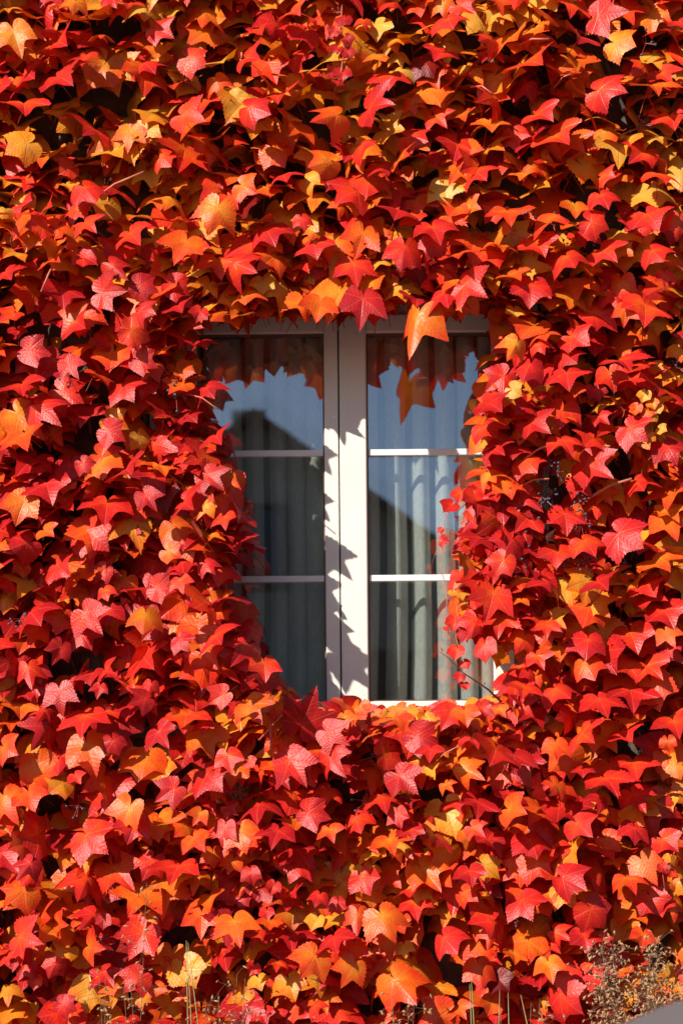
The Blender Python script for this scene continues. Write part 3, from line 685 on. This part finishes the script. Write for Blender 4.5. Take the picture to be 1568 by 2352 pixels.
def fill(n_try, y0, y1, s0, s1, hues, temps, grow, hero_clear, sep, box=(-420, 1900, -420, 2720)):
    made = []
    for _ in range(n_try):
        Y = r_.uniform(y0, y1)
        px, py = r_.uniform(box[0], box[1]), r_.uniform(box[2], box[3])
        p = at(px, py, Y)
        if p.z < .25: continue
        s = r_.uniform(s0, s1)
        m3 = leaf_matrix(p, s, R(r_.gauss(0, 28)), R(r_.uniform(5, 55)), r_.gauss(0, .35))
        q = proj(keyp @ m3.T + np.array(p))
        if inside(q, HSMALL).any() or inside(q[[0, 6]], HOLE).any(): continue
        # keep clear of the opening itself on the wall side
        if in_gap(q[6], grow): continue
        if hero_clear and (np.abs(hxy - q[6]).max(1) < hero_clear).any() and r_.random() < .8: continue
        c = q[6]
        if sep and any(abs(c[0] - a[0]) < sep and abs(c[1] - a[1]) < sep for a in made): continue
        made.append(c)
        cl = list(jitter_colour(r_.choice(hues), r_))
        branch = .09 * math.sin(px * .011 + 1.3 * math.sin(py * .007)) + .08 * math.sin(py * .013 + px * .004)     # whole branches turn earlier than others
        zone = .16 if (px < 600 and 650 < py < 1650) else (-.12 if py < 680 else .03)
        cl[0] = min(1, max(0, cl[0] + branch + zone))
        if r_.random() < .012: cl[0], cl[1] = .9, .35
        join.append((r_.choice(temps), m3, np.array(p), tuple(cl)))
    return len(made)
n1 = fill(4600, -.175, -.10, .045, .115, 'rroooyyrroo', HI + SMALL, 15, 28, 20)
n2 = fill(4200, -.10, -.055, .07, .115, 'ooyyrordc', LO, 11, 0, 19)
n3 = fill(1200, -.055, -.02, .08, .12, 'ooydyy', LO, 20, 0, 30)
fill(420, -.12, .0, .07, .11, 'dcdodr', LO, -10, 0, 6, (360, 1200, 540, 770))
fill(260, -.12, .0, .07, .11, 'dcdodr', LO, -10, 0, 8, (380, 620, 720, 1640))
fill(200, -.12, .0, .07, .11, 'oyrodr', LO, -10, 0, 8, (1050, 1240, 720, 1640))
fill(260, -.20, -.08, .05, .09, 'rrrorp', HI, -10, 0, 16, (1020, 1220, 900, 1640))
fill(160, -.16, -.06, .05, .085, 'rrrooy', HI, -10, 0, 14, (600, 1200, 1610, 1700))
print('fill', n1, n2, n3, 'hero', len(hero), 'joined', len(join))
Vs, Fs, UVs, MIs, Cs, off = [], [], [], [], [], 0
for (V, F, UV, mi), m3, p, c in join:
    Vs.append(V @ m3.T + p - np.array(VOFF)); Fs.append(F + off); UVs.append(UV); MIs.append(mi)
    Cs.append(np.tile(c, (len(V), 1))); off += len(V)
me = mesh_of('foliage', np.vstack(Vs), np.vstack(Fs), np.vstack(UVs), np.concatenate(MIs), (M['foliage'], M['petiole']), np.vstack(Cs))
fo = bpy.data.objects.new('foliage', me)
COL.objects.link(fo); fo.parent = vine
tag(fo, kind='stuff')
print('tris', len(me.polygons))

# woody stems clinging to the wall
r_ = random.Random(5)
def wall_ok(x, z): return not (OX0 - .02 < x < OX1 + .02 and OZ0 - .02 < z < OZ1 + .1)
for k in range(110):
    x = r_.uniform(-1.9, 1.9); z = r_.choice((0.05, .3, 1.2, 1.6)); a = r_.uniform(-.3, .3)
    pts, rad = [], []
    n = r_.randint(14, 34); r0 = r_.choice((.0015, .002, .003, .004, .007, .010))
    for i in range(n):
        if not wall_ok(x, z): break
        pts.append(Vector((x, -.008 - r0 - r_.uniform(0, .012), z)) - VOFF); rad.append(r0 * (1 - .7 * i / n))
        a += r_.uniform(-.25, .25); a *= .93
        if z > 1.7 and abs(x - .02) < .75: a += .25 * (1 if x > 0 else -1)
        x += math.sin(a) * .12; z += math.cos(a) * .12
    if len(pts) > 3: MB().tube(pts, rad, 6).build('stem', M['bark'], vine, smooth=True)
for x0, y0, x1, y1, rd in ((200, 470, 330, 395, .003), (1180, 110, 1260, 90, .003), (1270, 205, 1310, 170, .002), (1080, 200, 1130, 215, .0025), (1180, 1070, 1290, 1010, .003), (1350, 1145, 1450, 1100, .004),
                       (1190, 1120, 1260, 1100, .003), (1370, 1040, 1400, 1025, .003), (595, 1700, 690, 1610, .003), (622, 1640, 622, 1720, .003), (990, 1760, 1050, 1715, .002), (255, 700, 290, 780, .002), (140, 590, 95, 670, .0025), (430, 905, 500, 940, .002)):
    c0, c1 = at(x0, y0, -.17) - VOFF, at(x1, y1, -.22) - VOFF
    mid = (c0 + c1) * .5 + Vector((0, -.01, .008))
    MB().tube([c0, mid, c1], rd, 5).build('leaf_stalk', M['tendril'], vine, smooth=True)
# bare twig over the lower right corner of the window
tw = MB().tube([at(x, y, Y) - VOFF for x, y, Y in ((1010, 1497, -.22), (1030, 1512, -.22), (1062, 1545, -.21), (1095, 1566, -.20), (1122, 1585, -.18), (1150, 1612, -.14))], [.0012, .0016, .002, .0024, .0026, .003], 6).build('bare_twig', M['twig'], vine, smooth=True)
b = MB()
for x, y, ax in ((1014, 1492, (-.3, 0, 1)), (1060, 1537, (.2, 0, 1)), (1098, 1575, (.1, 0, -1)), (1100, 1558, (.1, 0, 1)), (1112, 1570, (.5, 0, 1))):
    b.lens(at(x, y, -.21) - VOFF, ax, .0022, .016)
b.build('bud', M['twig'], tw)

# berry clusters
bv, bf = [], []
nr, ns = 6, 8
bm_ = MB()
for i in range(nr + 1):
    for k in range(ns):
        a, c = math.pi * i / nr, 2 * math.pi * k / ns
        bm_.v.append((math.sin(a) * math.cos(c), math.sin(a) * math.sin(c), math.cos(a)))
for i in range(nr):
    for k in range(ns):
        k2 = (k + 1) % ns
        bm_.f.append((i * ns + k, (i + 1) * ns + k, (i + 1) * ns + k2, i * ns + k2))
berry_me = bpy.data.meshes.new('berry'); berry_me.from_pydata(bm_.v, [], bm_.f); berry_me.materials.append(M['berry'])
berry_me.polygons.foreach_set('use_smooth', [True] * len(berry_me.polygons))
BC = {(2,2): "650,860,16 700,900,10 590,1070,12 660,1050,10 850,1090,14 430,660,7 1520,180,6", (2,3): "530,110,12 470,330,9 750,330,12 900,360,12 870,80,10 1180,360,5", (1,4): "80,750,16 930,400,8 1000,400,5 960,820,8 1240,770,5",
      (2,1): "510,270,6 690,420,8 630,360,8", (0,4): "1400,730,5 540,850,8", (2,0): "210,320,5 1290,860,6 1310,300,5", (2,5): "430,470,7", (0,2): "1210,350,10 450,230,4", (0,3): "160,740,8", (0,5): "740,580,6", (1,0): "760,60,5"}
r_ = random.Random(8)
for (cx, cy), txt in BC.items():
    for it in txt.split():
        x, y, n = [float(q) for q in it.split(',')]
        px, py = x / 3 + cx * 522.67, y / 3 + cy * 392
        edge = cx == 2 and cy in (2, 3)
        c = at(px, py, -.17) - VOFF
        st = MB(); pos = []
        root = c + Vector((r_.uniform(-.01, .01), .05, .035))
        st.tube([root, c + Vector((0, .02, .01)), c], [.0018, .0014, .001], 5)
        for k in range(int(n)):
            q = c + Vector((r_.gauss(0, .015), r_.gauss(-.006, .012), r_.gauss(-.004, .017)))
            if any((q - o_).length < .0072 for o_ in pos): continue
            pos.append(q)
            st.tube([c + (q - c) * .02, (c + q) * .5 + Vector((0, .003, .002)), q], .0007, 4)
        cl = st.build('berry_cluster', M['petiole'], vine)
        for q in pos:
            o = bpy.data.objects.new('berry', berry_me); COL.objects.link(o)
            o.parent = cl; o.location = q; s = r_.uniform(.0034, .0046); o.scale = (s, s, s * .95)
            o.rotation_euler = (r_.uniform(0, 3), r_.uniform(0, 3), 0)

# ------------------------------------------------------------------ dry plants at the foot of the wall
def dry_plant(px, py, rx, rz, n_stem, n_pod, label, seed, Y=-.33, mat=None):
    r_ = random.Random(seed)
    c = at(px, py, Y)
    root = empty('dried_plant', (c.x, Y, .012), label, 'plant', 'dried plants at the foot of the wall')
    base = Vector((c.x, Y, .012))
    tops = []
    for k in range(n_stem):
        tx, tz = r_.uniform(-rx, rx), r_.uniform(-rz, rz)
        top = Vector((tx, r_.uniform(-.05, .05), c.z - .012 + tz)); bb = Vector((r_.uniform(-.08, .08), r_.uniform(-.05, .05), 0))
        mid = bb.lerp(top, .6) + Vector((r_.uniform(-.03, .03), r_.uniform(-.02, .02), .02))
        MB().tube([bb, bb.lerp(mid, .6), mid, top], [.0028, .0018, .0012, .0007], 5).build('stem', M['drystem'], root, smooth=True)
        tops.append((mid, top))
    pod = MB(); br = MB()
    for k in range(n_pod):
        m_, t_ = r_.choice(tops)
        q = m_.lerp(t_, r_.uniform(.25, 1)) 
        d = Vector((r_.gauss(0, .028), r_.gauss(-.01, .02), r_.gauss(0, .022)))
        br.tube([q, q + d * .6 + Vector((0, 0, .004)), q + d], .0005, 3, cap=False)
        pod.lens(q + d, (r_.gauss(0, 1), r_.gauss(0, .5), r_.gauss(.6, .8)), r_.uniform(.0024, .0042), r_.uniform(.011, .020))
    tag(br.build('branchlets', M['drystem'], root), kind='stuff')
    tag(pod.build('seed_pods', M['pod'], root), kind='stuff')
dry_plant(1500, 2225, .15, .09, 14, 2100, 'dense brown dried plant full of tan seed pods above the car roof', 1)
dry_plant(520, 2290, .06, .06, 5, 170, 'thin dried flower stalks with small tan pods low left of centre', 2)
dry_plant(270, 2250, .06, .05, 4, 90, 'sparse dried stalks with pale pods among the lower left leaves', 3)
dry_plant(925, 2320, .05, .04, 4, 90, 'small dried stalks at the bottom edge just right of centre', 4)
dry_plant(1210, 2310, .09, .03, 5, 90, 'loose dried stalks at the bottom edge left of the car', 6)
dry_plant(350, 2010, .05, .03, 1, 30, 'tall dried stalk reaching up between the red leaves on the left', 7, Y=-.30)
def stalks(pts, label):
    c = at(pts[0][0], 2352, -.32)
    root = empty('green_stalks', (c.x, -.32, .012), label, 'plant', 'green stalks at the foot of the wall')
    for x0, x1, y1 in pts:
        t = at(x1, y1, -.33); b0 = at(x0, 2352, -.33)
        o = Vector((c.x, -.32, .012))
        foot = Vector((b0.x + (b0.x - t.x) * .4, -.32, .012))
        MB().tube([foot - o, b0 - o, t - o], [.0030, .0019, .0008], 5).build('stem', M['green'], root, smooth=True)
stalks([(432, 428, 2160), (440, 430, 2175), (455, 432, 2165)], 'three upright green stalks with a dark leaf gap behind them')
stalks([(1082, 1078, 2260), (1088, 1082, 2255), (1145, 1147, 2275), (1168, 1166, 2280), (1210, 1195, 2285)], 'cluster of pale green stalks rising at the bottom near the brown withered leaf')

# ------------------------------------------------------------------ house across the street, seen mirrored in the panes
opp = empty('gabled_house', (-1.24, -20, 0), 'gabled house across the street, mirrored in the window panes', 'house')
M['opwall'] = simple('render_wall', (.30, .27, .23), .9, (.25, .22, .19), 2, .3, 30)
hw, ez, rz_, dp = 5.2, 4.75, 8.45, 9.0
b = MB(); b.v = [(-hw, 0, 0), (hw, 0, 0), (hw, 0, ez), (0, 0, rz_ - .12), (-hw, 0, ez), (-hw, -dp, 0), (hw, -dp, 0), (hw, -dp, ez), (0, -dp, rz_ - .12), (-hw, -dp, ez)]
b.f = [(0, 4, 3, 2, 1), (5, 6, 7, 8, 9), (0, 5, 9, 4), (1, 2, 7, 6), (0, 1, 6, 5)]
b.build('wall', M['opwall'], opp)
sl_ = (rz_ - ez) / hw; e = .45
b = MB(); b.v = [(-hw - e, .35, ez - e * sl_), (0, .35, rz_), (hw + e, .35, ez - e * sl_), (-hw - e, -dp - .35, ez - e * sl_), (0, -dp - .35, rz_), (hw + e, -dp - .35, ez - e * sl_)]
b.v += [(x, y, z - .13) for x, y, z in b.v]
b.f = [(0, 1, 4, 3), (1, 2, 5, 4), (6, 9, 10, 7), (7, 10, 11, 8), (0, 6, 7, 1), (1, 7, 8, 2), (3, 4, 10, 9), (4, 5, 11, 10), (0, 3, 9, 6), (2, 8, 11, 5)]
rf = b.build('roof', M['rooftile'], opp)
MB().box(-.45, .1, -2.2, -1.6, 7.4, 8.95).build('chimney', M['opwall'], rf)
M['oppane'] = simple('dark_pane', (.03, .035, .04), .08)
for x, z in ((-2.6, 1.2), (1.6, 1.2), (-2.6, 3.6), (1.6, 3.6), (-.5, 5.8)):
    f = MB(); f.box(x, x + .08, .0, .04, z, z + 1.3); f.box(x + .92, x + 1.0, .0, .04, z, z + 1.3); f.box(x + .08, x + .92, .0, .04, z, z + .08); f.box(x + .08, x + .92, .0, .04, z + 1.22, z + 1.3)
    f.box(x + .47, x + .53, .0, .035, z + .08, z + 1.22)
    w_ = f.build('window', M['wood'], opp)
    MB().box(x + .08, x + .92, .003, .012, z + .08, z + 1.22).build('pane', M['oppane'], w_)
dr = MB().box(-.5, .45, .0, .06, .1, 2.2).build('door', M['wood'], opp)
MB().tube([(.33, .06, 1.1), (.33, .11, 1.1), (.25, .11, 1.1)], .012, 6).build('handle', M['metal'], dr)

# ------------------------------------------------------------------ parked car, only the front of its roof shows, out of focus
M['carpaint'] = simple('grey_car_paint', (.12, .125, .13), .55)
M['carglass'] = simple('car_glass', (.02, .022, .025), .06)
M['tyre'] = simple('tyre', (.02, .02, .02), .85)
M['rim'] = simple('rim', (.5, .5, .5), .3, metallic=.9)
M['lamp'] = simple('lamp_glass', (.7, .7, .7), .1)
CX, CY = -.05, -2.86
car = empty('parked_car', (CX + 1.7, CY, 0), 'grey parked car, just its blurred roof edge in the bottom right corner', 'car')
o0 = CX + 1.7
car.scale = (1, 1, 1.035)
# side profile (x from the nose, z) : lower body and cabin
low = [(-1.20, .30), (-1.24, .52), (-1.18, .70), (-.95, .80), (-.45, .88), (-.15, .93), (2.05, .98), (2.75, .96), (3.02, .90), (3.08, .60), (3.04, .30)]
cab = [(-.15, .93), (.10, 1.12), (.30, 1.25), (.44, 1.325), (.52, 1.362), (.62, 1.392), (.80, 1.422), (1.10, 1.44), (1.55, 1.435), (1.95, 1.39), (2.30, 1.27), (2.60, 1.08), (2.75, .96)]
def loft(prof, hw_bottom, hw_top, z0, z1, name, mat, parent, closed=True, shrink=0.0):
    b = MB(); n = len(prof)
    cols = [-1, -.97, -.88, -.5, 0, .5, .88, .97, 1]
    for c in cols:
        for x, z in prof:
            f = min(1, max(0, (z - z0) / (z1 - z0)))
            hwid = hw_bottom + (hw_top - hw_bottom) * f
            drop = .035 * abs(c) ** 4 * f + .02 * c * c * f
            b.v.append((x + CX - o0 + (.06 * c * c if x < .8 else -.06 * c * c), hwid * c, z - drop - shrink))
    for k in range(len(cols) - 1):
        for i in range(n - 1):
            b.f.append((k * n + i, k * n + i + 1, (k + 1) * n + i + 1, (k + 1) * n + i))
    b.f.append(tuple(range(n))); b.f.append(tuple((len(cols) - 1) * n + i for i in reversed(range(n))))
    return b.build(name, mat, parent, smooth=False)
body = loft(low, .86, .84, .3, .95, 'body', M['carpaint'], car)
cabin = loft(cab, .82, .62, .93, 1.44, 'cabin_glass', M['carglass'], car, shrink=.012)
roofp = [(.36, 1.288), (.44, 1.325), (.52, 1.362), (.62, 1.392), (.80, 1.422), (1.10, 1.44), (1.55, 1.435), (1.95, 1.39), (2.10, 1.345)]
loft(roofp + [(2.08, 1.32), (1.55, 1.41), (1.10, 1.415), (.80, 1.397), (.62, 1.367), (.38, 1.268)], .82, .63, .93, 1.44, 'roof', M['carpaint'], car)
for s_ in (-1, 1):
    for pth in ([(-.13, .94), (.36, 1.28)], [(1.05, .97), (1.05, 1.415)], [(2.05, 1.33), (2.74, .97)]):
        pl = []
        for x, z in pth:
            f = (z - .93) / .51; pl.append((x + CX - o0 + (.06 if x < .8 else -.06), s_ * ((.82 - .19 * f) - .004), z - .03 * f))
        MB().tube(pl, .028, 8).build('pillar', M['carpaint'], car, smooth=True)
    for wx in (-.62, 2.22):
        c = (wx + CX - o0, s_ * .76, .31)
        t = MB().tube([(c[0], c[1] - .1, .31), (c[0], c[1] - .085, .31), (c[0], c[1] + .085, .31), (c[0], c[1] + .1, .31)], [.26, .31, .31, .26], 28)
        wl = t.build('wheel', M['tyre'], car, smooth=True)
        MB().tube([(c[0], c[1] - .108, .31), (c[0], c[1] + .108, .31)], .2, 20).build('rim', M['rim'], wl)
    MB().box(-1.26 + CX - o0, -1.12 + CX - o0, s_ * .62 - .13, s_ * .62 + .13, .60, .72).build('headlight', M['lamp'], car, bevel=.02)
    MB().box(3.0 + CX - o0, 3.09 + CX - o0, s_ * .68 - .1, s_ * .68 + .1, .70, .86).build('tail_light', M['rooftile'], car, bevel=.015)
    MB().box(.12 + CX - o0, .28 + CX - o0, s_ * .92 - .08, s_ * .92 + .08, .96, 1.08).build('wing_mirror', M['carpaint'], car, bevel=.03)
